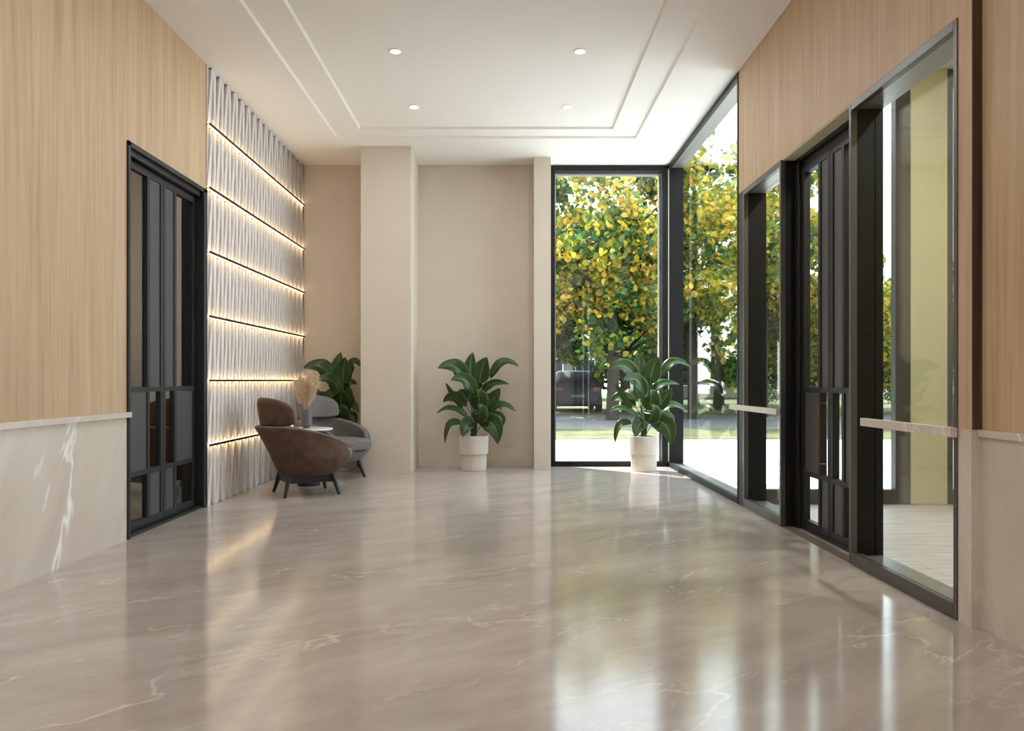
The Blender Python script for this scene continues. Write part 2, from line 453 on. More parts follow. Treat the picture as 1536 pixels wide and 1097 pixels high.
for i, z in enumerate(LED):
    e = empty('light_strip', (XL, 6.66, z)); tag(e, ln[i], 'light', 'light strips on the grey panelling')
    mb = MB(); mb.box(XL - .012, XL + .023, 6.665, YB - .003, z - .004, z + .004); mb.box(XL + .023, XL + .033, 6.665, YB - .003, z - .010, z + .010)
    mb.build('channel', M['black_metal'], e)
    mb = MB(); mb.box(XL + .002, XL + .0225, 6.68, YB - .01, z + .0045, z + .0105)
    mb.build('lamp', M['led'], e, label='glowing warm upper strip')
    mb = MB(); mb.box(XL + .002, XL + .0225, 6.68, YB - .01, z - .0105, z - .0045)
    mb.build('lamp', M['led'], e, label='glowing warm lower strip')

# ------------------------------------------------------------------ doors
def door(name, sx, xf, xp, ya, yb, ym, wide_first, tint, handle=False, frame_side=True):
    """sx: +1 wall on the left (opens to +x), -1 wall on the right. xf room-side face of the frame, xp door plane"""
    e = struct(empty(name, (xp, (ya + yb) / 2, 0)))
    s = sx
    def bx(mb, xa, xb, *r): mb.box(min(xa, xb), max(xa, xb), *r)
    fr = MB()
    bx(fr, xf, xp - s * .04, ya, ya + .03, 0, HD); bx(fr, xf, xp - s * .04, yb - .075, yb, 0, HD)
    bx(fr, xf, xf - s * .03, ya, yb, HD - .035, HD); bx(fr, xf - s * .03, xp - s * .04, ya, yb, HD - .075, HD)
    bx(fr, xf - s * .02, xp - s * .04, ya, yb, 0, .02)
    fr.build('door_frame', M['black_metal'], e, bevel=.003)
    leaves = [(ya + .032, ym - .003, True), (ym + .003, yb - .077, False)]
    for (y0, y1, wf) in leaves:
        w = y1 - y0; st = .04
        ysplit = y0 + w * .64 if wf else y0 + w * .36
        xa, xb = xp, xp - s * .045
        lf = MB(); ztop = HD - .08
        bx(lf, xa, xb, y0, y0 + st, .022, ztop); bx(lf, xa, xb, y1 - st, y1, .022, ztop)
        bx(lf, xa, xb, ysplit - st / 2, ysplit + st / 2, .022, ztop)
        for (z0, z1) in ((.022, .075), (.385, .42), (.97, 1.005), (ztop - .05, ztop)):
            bx(lf, xa, xb, y0 + st, ysplit - st / 2, z0, z1); bx(lf, xa, xb, ysplit + st / 2, y1 - st, z0, z1)
        leaf = lf.build('door_leaf', M['black_metal'], e, bevel=.002)
        cols = [(y0 + st, ysplit - st / 2, wf), (ysplit + st / 2, y1 - st, not wf)]
        for (c0, c1, wide) in cols:
            for (z0, z1, mid) in ((.075, .385, False), (.42, .97, True), (1.005, ztop - .05, False)):
                is_glass = (not mid) if wide else mid
                mb = MB()
                if is_glass:
                    bx(mb, xp - s * .02, xp - s * .026, c0 - .004, c1 + .004, z0 - .004, z1 + .004)
                    mb.build('glass_pane', tint, leaf)
                else:
                    bx(mb, xp - s * .008, xp - s * .038, c0 - .004, c1 + .004, z0 - .004, z1 + .004)
                    mb.build('solid_panel', M['door_metal'], leaf)
        if handle and not wf and sx < 0 or (handle and False):
            hy = y1 - .075 if wf else y0 + .075
            mb = MB(); hx = xp + s * .045
            mb.tube([(hx, hy, .46), (hx, hy, .94)], .006, 10)
            for z in (.50, .90): mb.tube([(hx, hy, z), (xp - s * .006, hy, z)], .006, 8)
            mb.build('handle', M['brass'], leaf, smooth=True, label='slim brass pull bar')
    return e
door('door_1', 1, XL + .014, XL - .06, D0, 6.655, 5.97, True, M['tint_glass'])
door('door_2', -1, 2.06, 2.085, 4.60, 5.74, 5.17, True, M['side_glass'], handle=True)
struct(box('trim_6', M['mat'], XR, 2.045, 4.595, 5.735, 0.0005, .004))
struct(box('trim_7', M['pier'], XR + .002, 2.14, 4.60, 5.73, HD - .01, HD - .001))

# small dim room behind the left door
mb = MB(); mb.box(-5.6, -5.5, 4.0, 8.6, 0, H); mb.box(-5.5, XL - .15, 3.9, 4.0, 0, H); mb.box(-5.5, XL - .15, 8.6, 8.7, 0, H)
struct(mb.build('wall_inner', M['room_wall']))
struct(box('floor_inner', M['floor'], -5.6, XL - .15, 3.9, 8.7, -.12, -.001))
struct(box('ceiling_inner', M['ceiling'], -5.6, XL - .15, 3.9, 8.7, 3.0, 3.1))

# ------------------------------------------------------------------ windows
def back_window():
    e = struct(empty('window_1', ((.537 + 1.962) / 2, YB, 0)))
    x0, x1, z1 = .512, 1.962, H - .005
    mb = MB()
    for (a, b, c, d) in ((x0, x0 + .068, 0, z1), (x1 - .072, x1, 0, z1)): mb.box(a, b, YB - .012, YB + .06, c, d)
    mb.box(x0 + .068, x1 - .072, YB - .012, YB + .06, 0, .06); mb.box(x0 + .068, x1 - .072, YB - .012, YB + .06, z1 - .07, z1)
    mb.build('frame', M['dark_frame'], e, bevel=.004)
    mb = MB()
    mb.box(x0 + .068, x0 + .085, YB + .06, YB + .14, .03, z1 - .03); mb.box(x1 - .10, x1 - .072, YB + .06, YB + .14, .03, z1 - .03)
    mb.box(x0 + .085, x1 - .10, YB + .06, YB + .14, z1 - .10, z1 - .03); mb.box(x0 + .085, x1 - .10, YB + .06, YB + .14, .03, .055)
    mb.build('reveal', M['grey_metal'], e)
    box('glass_pane', M['glass'], x0 + .06, x1 - .06, YB + .045, YB + .053, .05, z1 - .06, e)
back_window()

def glazed_box(name, y0, y1, z1, xg=2.10, face=.022, sill=.07, near=.03, far=.03, deep=2.15, face_mat='bronze'):
    """deep glazed opening in the right wall with jambs, sill and head"""
    e = struct(empty(name, (XR, (y0 + y1) / 2, 0)))
    mb = MB()
    mb.box(XR - .006, XR + .03, y0, y0 + near, 0, z1); mb.box(XR - .006, XR + .03, y1 - far, y1, 0, z1)
    mb.box(XR - .006, XR + .03, y0 + near, y1 - far, 0, sill); mb.box(XR - .006, XR + .03, y0 + near, y1 - far, z1 - .045, z1)
    mb.build('frame', M[face_mat], e, bevel=.003)
    mb = MB()
    mb.box(XR + .03, deep, y0, y0 + .02, 0, z1); mb.box(XR + .03, deep, y1 - .02, y1, 0, z1)
    mb.build('jamb', M['dark_frame'], e)
    mb = MB(); mb.box(XR + .03, deep, y0 + .02, y1 - .02, z1 - .03, z1); mb.build('head', M['grey_metal'], e)
    mb = MB(); mb.box(XR + .03, deep, y0 + .02, y1 - .02, 0, sill - .02)
    mb.box(XR + .045, XR + .06, y0 + .02, y1 - .02, sill - .02, sill - .008); mb.build('sill', M['grey_metal'], e)
    box('glass_pane', M['side_glass'], xg, xg + .008, y0 + .02, y1 - .02, sill - .025, z1 - .03, e)
    return e
glazed_box('window_2', 6.80, YB + .02, H, far=.02, near=.035, face_mat='dark_frame', sill=.055)
glazed_box('window_3', 5.74, 6.66, HD)
glazed_box('window_4', 3.49, 4.595, HD)
struct(box('trim_8', M['black_metal'], XR - .002, 2.15, 6.66, 6.80, 0, HD))

# marble rails across the sidelights
for (y0, y1, lab) in ((5.75, 6.97, 'farther marble rail across the narrow side window beyond the entrance door'),
                      (3.485, 4.38, 'nearer marble rail reaching across the large side window by the wood pilaster')):
    e = tag(empty('handrail', (XR - .02, (y0 + y1) / 2, .80)), lab, 'rail', 'marble rails across the side windows')
    box('rail', M['marble'], XR - .036, XR - .006, y0, y1, .802, .845, e, bevel=.002)

# ------------------------------------------------------------------ downlights
DL = [((593, 85), 6.49), ((870, 85), 6.49), ((621, 167), 7.81), ((851, 167), 7.81)]
dll = ['ceiling downlight nearest the viewer on the left', 'ceiling downlight nearest the viewer on the right',
       'farther ceiling downlight on the left, toward the beige column', 'farther ceiling downlight on the right, toward the tall window']
ZC = H + .044
def lamp_at(x, y, i, energy, size=.09):
    l = bpy.data.lights.new('downlight_lamp', 'AREA'); l.shape = 'DISK'; l.size = size; l.energy = energy
    l.color = (.95, .98, 1.0)
    o = bpy.data.objects.new('downlight_lamp', l); C.objects.link(o); o.location = (x, y, ZC - .012)
def downlight(x, y, lab):
    e = tag(empty('downlight', (x, y, ZC)), lab, 'light', 'ceiling downlights')
    MB().lathe([(.040, ZC - .001), (.052, ZC - .001), (.052, ZC - .005), (.046, ZC - .008), (.040, ZC - .006), (.040, ZC - .001)], x, y, 32, caps=False).build('trim_ring', M['white_trim'], e, smooth=True)
    MB().lathe([(.0395, ZC - .006), (.0395, ZC - .0015)], x, y, 32).build('lamp', M['lamp'], e, label='glowing white disc')
E_DL = 1.6
for i, ((px, py), Y) in enumerate(DL):
    x = (px - 761.0) * Y / F
    downlight(x, Y, dll[i]); lamp_at(x, Y, i, 5)
for Y in (5.17, 3.85, 2.53, 1.21, -.11, -1.43, -2.75):  # unseen lamp rows added as fill, stronger along the left
    for x in (-.91, .59):
        downlight(x, Y, 'added ceiling downlight above and behind the viewer, filling the lobby with light'); lamp_at(x, Y, 0, 4.0 if x < 0 else 0.3)

def vestibule_fill_light(x, y, lab):  # unseen fixture added to brighten the vestibule
    z = 3.70
    e = tag(empty('downlight', (x, y, z)), lab, 'light', 'added vestibule downlights')
    MB().lathe([(.040, z - .001), (.055, z - .001), (.055, z - .006), (.040, z - .006), (.040, z - .001)], x, y, 32, caps=False).build('trim_ring', M['white_trim'], e, smooth=True)
    MB().lathe([(.0395, z - .006), (.0395, z - .0015)], x, y, 32).build('lamp', M['lamp'], e, label='glowing white disc')
    l = bpy.data.lights.new('downlight_lamp', 'AREA'); l.shape = 'DISK'; l.size = .09; l.energy = 22; l.color = (1, .98, .94)
    o = bpy.data.objects.new('downlight_lamp', l); C.objects.link(o); o.location = (x, y, z - .012)
for y in (3.0, 5.0): vestibule_fill_light(3.0, y, 'added ceiling downlight brightening the glazed vestibule outside the entrance door')
# ------------------------------------------------------------------ armchairs
def interp(xs, ys, x):
    if x <= xs[0]: return ys[0]
    for i in range(len(xs) - 1):
        if x <= xs[i + 1]:
            t = (x - xs[i]) / (xs[i + 1] - xs[i]); t = t * t * (3 - 2 * t) if False else t
            return ys[i] + (ys[i + 1] - ys[i]) * t
    return ys[-1]
def smooth_rim(phi):
    tot = 0
    for k in range(-4, 5):
        c = math.cos(phi + k * .05)
        tot += interp([-1, -.5, 0, .4, .65, .82, .93, 1], [.625, .62, .58, .535, .48, .40, .315, .285], c)
    return tot / 9
def shell_pt(phi, v, off):
    """point of the tub: v 0 bottom edge .. 1 rim, off inward offset"""
    zb = .185 + (off * .9 if off > 0 else 0); zr = smooth_rim(phi)
    z = zb + (zr - zb) * v
    c, s = math.cos(phi), math.sin(phi)
    q = min(1.0, max(0.0, (z - .185) / .19))
    s_side = .62 + .38 * math.sin(q * PI / 2) ** .75
    z2 = max(0, (z - .185) / .44)
    s_back = .60 + .44 * z2
    back = max(0.0, -c) ** 1.5
    sc = s_side * (1 - back) + s_back * back
    top_in = max(0, (z - .36) / .26)
    a, b = .40, .375
    n = 2.4
    rr = (abs(c) ** n + abs(s) ** n) ** (-1 / n)
    x = a * c * rr * sc - .045 * top_in * back; y = b * s * rr * sc * (1 - .10 * top_in)
    r = math.hypot(x, y)
    k = max(0.05, (r - off) / r)
    return Vector((x * k, y * k, z))
def superell(cx, cy, cz, a, b, c, e1, e2, nu=40, nv=20, fn=None, elow=None):
    def sp(v, e): return math.copysign(abs(v) ** e, v)
    rows = []
    for i in range(nv + 1):
        th = -PI / 2 + PI * i / nv
        row = []
        ee = elow if (elow and th < 0) else e1
        for j in range(nu):
            ph = 2 * PI * j / nu
            p = Vector((sp(math.cos(th), ee) * sp(math.cos(ph), e2), sp(math.cos(th), ee) * sp(math.sin(ph), e2), sp(math.sin(th), ee)))
            p = Vector((cx + a * p.x, cy + b * p.y, cz + c * p.z))
            row.append(fn(p) if fn else p)
        rows.append(row)
    mb = MB(); mb.grid(rows, close_u=True); return mb
def make_armchair(loc, rz, outer, inner, label, seat_label=None):
    e = tag(empty('lounge_armchair', loc, rz), label, 'armchair', 'lounge armchairs round the small white table')
    N = 72
    # outer tub
    mb = MB(); V = 14
    rows = [[shell_pt(2 * PI * k / N, i / V, 0) for k in range(N)] for i in range(V + 1)]
    rim = []
    for t in (.35, .75, 1.0):
        rim.append([shell_pt(2 * PI * k / N, 1, .018 * t) + Vector((0, 0, .008 * math.sin(t * PI / 2))) for k in range(N)])
    inn = [[shell_pt(2 * PI * k / N, 1 - i / V, .020) for k in range(N)] for i in range(1, V + 1)]
    mb.grid(rows + rim + inn, close_u=True)
    mb.cap(rows[0], True); mb.cap(inn[-1])
    mb.build('shell', outer, e, smooth=True, world=False)
    # padded lining
    mb = MB()
    lo = [[shell_pt(2 * PI * k / N, .25 + .75 * i / V, .021) for k in range(N)] for i in range(V + 1)]
    rim = []
    for t in (.15, .4, .65, .9, 1.0):
        a = t * PI
        rim.append([shell_pt(2 * PI * k / N, 1, .043 - .022 * math.cos(a)) + Vector((0, 0, .014 * math.sin(a) + .004)) for k in range(N)])
    li = [[shell_pt(2 * PI * k / N, 1 - .8 * i / V, .066) for k in range(N)] for i in range(1, V + 1)]
    mb.grid(lo + rim + li, close_u=True); mb.cap(lo[0], True); mb.cap(li[-1])
    mb.build('lining', inner, e, smooth=True, world=False, label=seat_label)
    # seat cushion
    def crown(p):
        p = p.copy(); q = 1 - min(1, (p.x / .42) ** 2); p.z += .012 * q if p.z > .35 else 0
        phi = math.atan2(p.y, p.x); zr = smooth_rim(phi)
        lim = shell_pt(phi, min(1, max(0, (p.z - .185) / (zr - .185))), 0)
        k = max(0, (math.cos(phi) - .72) / .28); k = k * k * (3 - 2 * k)
        h_ = min(1, max(0, (p.z - .285) / .05)); h_ = h_ * h_ * (3 - 2 * h_)
        lr = math.hypot(lim.x, lim.y) - .05 + .085 * k * h_
        r = math.hypot(p.x, p.y)
        if r > lr: p.x *= lr / r; p.y *= lr / r
        return p
    superell(.045, 0, .352, .395, .325, .078, .55, .75, 64, 24, crown).build('seat_cushion', inner, e, smooth=True, world=False, label=seat_label)
    # headrest: arched pad that wraps round the back
    def head(p):
        z = p.z; y = p.y
        zz = .745 + z * (1.0 if z > 0 else .72)
        x = p.x - .36 - .16 * (zz - .62) + 2.3 * y * y
        return Vector((x, y, zz))
    hb = superell(0, 0, 0, .052, .285, .15, .72, .62, 64, 32, head, .3)
    hb.build('headrest', [outer], e, smooth=True, world=False)
    def head2(p):
        q = head(p); q.x += .022; return q
    superell(.010, 0, .003, .046, .277, .144, .72, .62, 64, 32, head2, .3).build('headrest_pad', inner, e, smooth=True, world=False, label=seat_label)
    # base
    mb = MB(); g = .19
    for sgn in (-1, 1):
        pts = [(-.205, sgn * .17, .118), (-.205, sgn * .17, .19), (.205, sgn * .17, .215), (.205, sgn * .17, .118)]
        w = .014
        n = len(mb.v)
        for p in pts: mb.v += [(p[0], p[1] - w, p[2]), (p[0], p[1] + w, p[2])]
        ids = [n + 2 * i for i in range(4)]
        mb.f += [tuple(ids), tuple(reversed([i + 1 for i in ids]))]
        for i in range(4):
            j = (i + 1) % 4; mb.f.append((ids[j], ids[i], ids[i] + 1, ids[j] + 1))
    mb.box(-.21, -.18, -.17, .17, .12, .195); mb.box(.175, .205, -.17, .17, .125, .21)
    mb.build('base_frame', M['black_wood'], e, world=False)
    for sx in (-1, 1):
        for sy in (-1, 1):
            mb = MB(); mb.tube([(sx * .195, sy * .185, .205), (sx * .215, sy * .205, .12), (sx * .248, sy * .236, 0.0)], [.024, .021, .014], 12)
            mb.build('leg', M['black_wood'], e, smooth=True, world=False)
    return e
make_armchair((-1.875, 7.455, 0), R(28), M['brown_leather'], M['grey_fabric'], 'brown-backed lounge armchair seen from behind, nearest the viewer', 'grey fabric inside')
make_armchair((-1.88, 8.60, 0), R(-30), M['grey_fabric'], M['grey_fabric'], 'grey fabric lounge armchair facing the viewer, behind the white table')

# ------------------------------------------------------------------ side table, vase, pampas
TX, TY = -1.993, 8.03
TZ = .572
e = tag(empty('side_table', (TX, TY, 0)), 'small round white-topped side table between the two armchairs', 'table')
MB().lathe([(.0, TZ - .022), (.220, TZ - .022), (.235, TZ - .014), (.235, TZ - .004), (.231, TZ), (0, TZ)], TX, TY, 64).build('table_top', M['white_top'], e, smooth=True)
MB().lathe([(.03, .06), (.022, .12), (.022, TZ - .06), (.06, TZ - .022)], TX, TY, 32).build('pedestal', M['black_wood'], e, smooth=True)
MB().lathe([(.108, 0), (.112, .004), (.112, .05), (.105, .06), (0, .062)], TX, TY, 48).build('base', M['black_wood'], e, smooth=True)
VX, VY = TX - .02, TY - .02
MB().lathe([(0, TZ + .0005), (.034, TZ + .0005), (.034, TZ + .028), (.055, TZ + .032), (.057, TZ + .04), (.057, TZ + .185), (.054, TZ + .189),
            (.050, TZ + .186), (.050, TZ + .05), (0, TZ + .045)], VX, VY, 48)
v = MB(); v.lathe([(.0, TZ + .0005), (.034, TZ + .0005), (.034, TZ + .028), (.055, TZ + .032), (.057, TZ + .04), (.057, TZ + .185), (.054, TZ + .189),
                   (.050, TZ + .186), (.050, TZ + .05), (0, TZ + .045)], VX, VY, 48)
tag(v.build('vase', M['vase'], smooth=True), 'dark grey cylindrical vase on the white side table', 'vase')
def pampas(i, ang, lean, length, bend):
    r_ = random.Random(100 + i)
    base = Vector((VX + .012 * math.cos(ang), VY + .012 * math.sin(ang), TZ + .055))
    d = Vector((math.cos(ang), math.sin(ang), 0))
    def P(t): return base + Vector((0, 0, 1)) * (length * t) + d * (lean * (t ** 1.6))
    e = tag(empty('pampas_grass', base), 'fluffy dried beige pampas plume standing in the grey vase', 'dried grass', 'pampas plumes in the vase')
    MB().tube([P(t / 8) for t in range(9)], .0022, 6).build('stem', M['pampas_stem'], e)
    mb = MB()
    for k in range(900):
        t = .42 + .58 * r_.random()
        q = (t - .42) / .58
        p = P(t); tn = (P(t + .02) - P(t - .02)).normalized()
        a = r_.random() * 2 * PI
        s = Vector((math.cos(a), math.sin(a), 0)); s = (s - tn * s.dot(tn)).normalized()
        L = (.062 * math.sin(PI * min(1, q * .86 + .16)) + .018) * (.6 + .6 * r_.random())
        tip = p + tn * L * (.75 + .4 * r_.random()) + s * L * (.40 + .65 * r_.random())
        tip += Vector((0, 0, -.006)) * r_.random()
        mid = p.lerp(tip, .55) + tn * .004
        w = tn.cross(s).normalized() * .0016
        n = len(mb.v)
        mb.v += [tuple(p - w), tuple(p + w), tuple(mid + w * 1.3), tuple(mid - w * 1.3), tuple(tip)]
        mb.f += [(n, n + 1, n + 2, n + 3), (n + 3, n + 2, n + 4)]
    mb.build('plume', M['pampas'], e)
for i, (a, l, L, b) in enumerate([(0.2, .10, .46, 0), (2.9, .115, .42, 0), (1.3, .05, .42, 0), (3.5, .05, .47, 0), (-.6, .045, .40, 0), (5.6, .09, .38, 0), (2.4, .07, .36, 0), (4.4, .05, .44, 0), (0.0, .03, .50, 0)]):
    pampas(i, a, l, L, b)

# ------------------------------------------------------------------ potted plants
S_ = 667.0
def zp(x, y, d=0.0): return Vector(((x - 422) / S_, d, (1020 - y) / S_))
# (base, bend, tip) in close-up pixels of the middle plant with a depth each, width, facing hint
UP, FR, LF, RT = (0, -.35, 1), (0, -1, .25), (-.6, -.6, .5), (.6, -.6, .5)
LEAVES = [
    ((405, 330, .05), (385, 220, .10), (412, 96, .13), 120, FR),
    ((468, 350, -.03), (480, 240, -.05), (528, 140, -.10), 158, FR),
    ((360, 320, .0), (285, 195, -.05), (145, 226, -.10), 150, (-.1, -.9, .6)),
    ((552, 305, .03), (640, 150, .03), (775, 212, .02), 92, (0, -.75, .7)),
    ((392, 305, .08), (350, 240, .12), (293, 172, .16), 70, FR),
    ((425, 440, -.06), (370, 300, -.10), (250, 318, -.20), 130, (0, -.9, .5)),
    ((490, 425, .04), (560, 330, .06), (702, 350, .08), 92, (0, -.7, .8)),
    ((520, 535, -.04), (570, 470, -.06), (628, 378, -.10), 125, (-.2, -1, .2)),
    ((455, 550, -.10), (470, 450, -.16), (455, 395, -.24), 165, (0, -.9, .6)),
    ((450, 650, -.10), (480, 560, -.18), (460, 510, -.28), 150, (0, -.8, .6)),
    ((335, 545, .02), (262, 430, .02), (200, 338, .02), 62, (-.7, -.7, .2)),
    ((365, 525, .08), (260, 430, .14), (172, 492, .18), 110, (0, -.8, .5)),
    ((390, 625, -.02), (260, 515, -.04), (134, 576, -.06), 78, (0, -.6, .9)),
    ((510, 622, -.02), (620, 480, -.02), (753, 567, -.03), 92, (0, -.65, .8)),
    ((455, 640, -.08), (590, 640, -.16), (608, 806, -.22), 168, (-.3, -1, .35)),
    ((330, 655, .0), (225, 640, -.02), (200, 808, -.04), 70, (-.5, -.8, .3)),
    ((430, 640, -.08), (370, 650, -.16), (345, 748, -.22), 125, (0, -1, .3)),
    ((520, 610, .06), (640, 590, .10), (640, 690, .12), 85, (.3, -.8, .3)),
    ((470, 480, .10), (540, 440, .18), (640, 560, .22), 100, (.2, -.6, .7)),
    ((410, 470, .10), (400, 360, .18), (420, 300, .25), 120, (0, -.9, .4)),
    ((380, 480, .08), (330, 420, .14), (290, 400, .22), 95, (-.3, -.6, .6)),
    ((450, 400, .06), (440, 330, .02), (470, 300, -.05), 110, FR),
]
def bez(a, b, c, t): return a * (1 - t) ** 2 + b * 2 * t * (1 - t) + c * t * t
def dbez(a, b, c, t): return ((b - a) * (1 - t) + (c - b) * t).normalized()
def leaf_mesh(a, b, c, width, hint, k):
    r_ = random.Random(k)
    ctrl = b * 2 - (a + c) * .5 if False else b
    NS, NW = 16, 8
    rows, uvs = [], []
    h = Vector(hint)
    ph = r_.random() * 6
    for i in range(NS + 1):
        t = i / NS
        p = bez(a, ctrl, c, t); tn = dbez(a, ctrl, c, t)
        nrm = (h - tn * h.dot(tn)).normalized(); sd = tn.cross(nrm).normalized()
        wv = width * .5 * (math.sin(PI * t ** .82) ** .72 if 0 < t < 1 else 0) * (1 - .12 * t)
        wv = max(wv, .0015)
        row, ur = [], []
        for j in range(NW + 1):
            u = -1 + 2 * j / NW
            lift = .20 * wv * abs(u) ** 1.3 + .06 * wv * math.sin(5 * t * PI + ph + u) * abs(u) ** 2
            row.append(p + sd * (wv * u * .97) + nrm * lift); ur.append((u, t))
        rows.append(row); uvs.append(ur)
    mb = MB(); mb.grid(rows, uvs=uvs)
    return mb
def make_plant(loc, label, rz=0, group='potted leafy plants along the back wall', squeeze=1.0):
    e = tag(empty('potted_plant', loc, rz), label, 'plant', group)
    # ribbed two-step pot
    mb = MB(); mb.lathe([(.140, 0), (.146, .004), (.148, .19), (.150, .194), (.165, .196), (.167, .200), (.170, .402), (.167, .408), (.158, .408), (.155, .40), (.152, .36)], seg=176, ripple=.0011, caps=False)
    mb.cap([(.140 * math.cos(2 * PI * k / 64), .140 * math.sin(2 * PI * k / 64), 0.0) for k in range(64)], True)
    mb.build('pot', M['pot'], e, world=False)
    mb = MB(); mb.lathe([(.1535, .355), (.1535, .372), (.08, .384), (0, .386)], seg=40); mb.build('soil', M['soil'], e, smooth=True, world=False)
    for k, (a, b, c, w, hint) in enumerate(LEAVES):
        A = zp(a[0], a[1], a[2]); Bm = zp(b[0], b[1], b[2]); Cc = zp(c[0], c[1], c[2])
        if squeeze < 1:
            for q in (A, Bm, Cc):
                if q.x > 0: q.x *= squeeze; q.y -= q.x * .5
        ctrl = Bm * 1.5 - (A + Cc) * .25
        lf = leaf_mesh(A, ctrl, Cc, w / S_, hint, k).build('leaf', M['plant'], e, smooth=True, world=False)
        md = lf.modifiers.new('thickness', 'SOLIDIFY'); md.thickness = .0012
        ang = k * 2.4; rr = .012 + .03 * ((k * 7) % 5) / 5
        base = Vector((rr * math.cos(ang), rr * math.sin(ang), .378))
        tn = dbez(A, ctrl, Cc, 0)
        m2 = A - tn * .10 * min(1, (A - base).length / .3); m1 = base + Vector((0, 0, 1)) * (A - base).length * .3
        pts = []
        for i in range(9):
            t = i / 8
            pts.append(base * (1 - t) ** 3 + m1 * 3 * t * (1 - t) ** 2 + m2 * 3 * t * t * (1 - t) + A * t ** 3)
        s = MB().tube(pts, [.0062 - .0028 * i / 8 for i in range(9)], 7).build('stalk', M['stalk'], lf, smooth=True, world=False)
    return e
pl = make_plant((-.392, 9.36, 0), 'leafy green plant in a ribbed stone pot, middle of the beige back wall')
c = copy_tree(pl); c.location = (1.586, 9.30, 0); c.rotation_euler = (0, 0, R(-4)); c['label'] = 'leafy green plant in a ribbed stone pot, in front of the tall window'
make_plant((-1.95, 9.36, 0), 'leafy green plant in the corner behind the grey armchair', R(4), squeeze=.45)

# ------------------------------------------------------------------ vestibule outside the entrance
VB = 6.82; VXR = 3.86
struct(box('floor_vestibule', M['deck'], 2.13, VXR + .15, 1.9, VB + .1, -.12, -.004))
struct(box('ceiling_vestibule', M['ceiling'], 2.16, VXR + .03, 1.9, VB + .04, 3.70, 3.98))
struct(box('wall_vestibule', M['pier'], VXR + .01, VXR + .03, 1.9, VB, 0, 3.70))
struct(box('wall_vestibule_front', M['pier'], 2.14, VXR + .02, 1.9, 2.0, 0, 3.70))
def vestibule_glazing():
    e = struct(empty('window_5', (3.0, VB, 0)))
    mb = MB()
    for (x0, x1) in ((2.15, 2.20), (3.30, 3.425), (3.735, 3.79), (3.855, VXR + .01)):
        mb.box(x0, x1, VB - .02, VB + .06, 0, 3.70)
    for (z0, z1) in ((0, .12), (3.56, 3.70)):
        mb.box(2.20, 3.30, VB - .02, VB + .06, z0, z1); mb.box(3.79, 3.855, VB - .02, VB + .06, z0, z1)
    mb.build('frame', M['bronze'], e)
    box('glass_pane', M['glass'], 2.19, 3.31, VB + .02, VB + .028, .11, 3.57, e)
    box('glass_pane', M['glass'], 3.78, 3.86, VB + .02, VB + .028, .11, 3.57, e)
vestibule_glazing()
struct(box('pillar', M['pier'], 3.425, 3.735, VB - .03, VB + .09, 0, 3.70))
mb = MB(); mb.box(-6, 2.16, REAR - .1, YB + .14, H + .301, 5.4); mb.box(2.16, VXR + .03, 1.9, VB + .04, 3.981, 5.4)  # unseen mass over the roofs, added to block the sun
struct(mb.build('wall_sun_block', M['plaster']))

# ------------------------------------------------------------------ outdoors
GZ = -.05
def ground(name, mat, x0, x1, y0, y1, z0=-.4, z1=GZ): return struct(box(name, mat, x0, x1, y0, y1, z0, z1))
ground('ground_pavement', M['pavement'], -40, 45, -40, 15.9, z1=-.125)
ground('ground_lawn', M['grass'], -40, 45, 15.9, 19.2, z1=-.11)
ground('ground_path', M['road'], -40, 45, 19.2, 27, z1=-.12)
ground('ground_verge', M['grass'], -40, 45, 27, 70, z1=-.10)

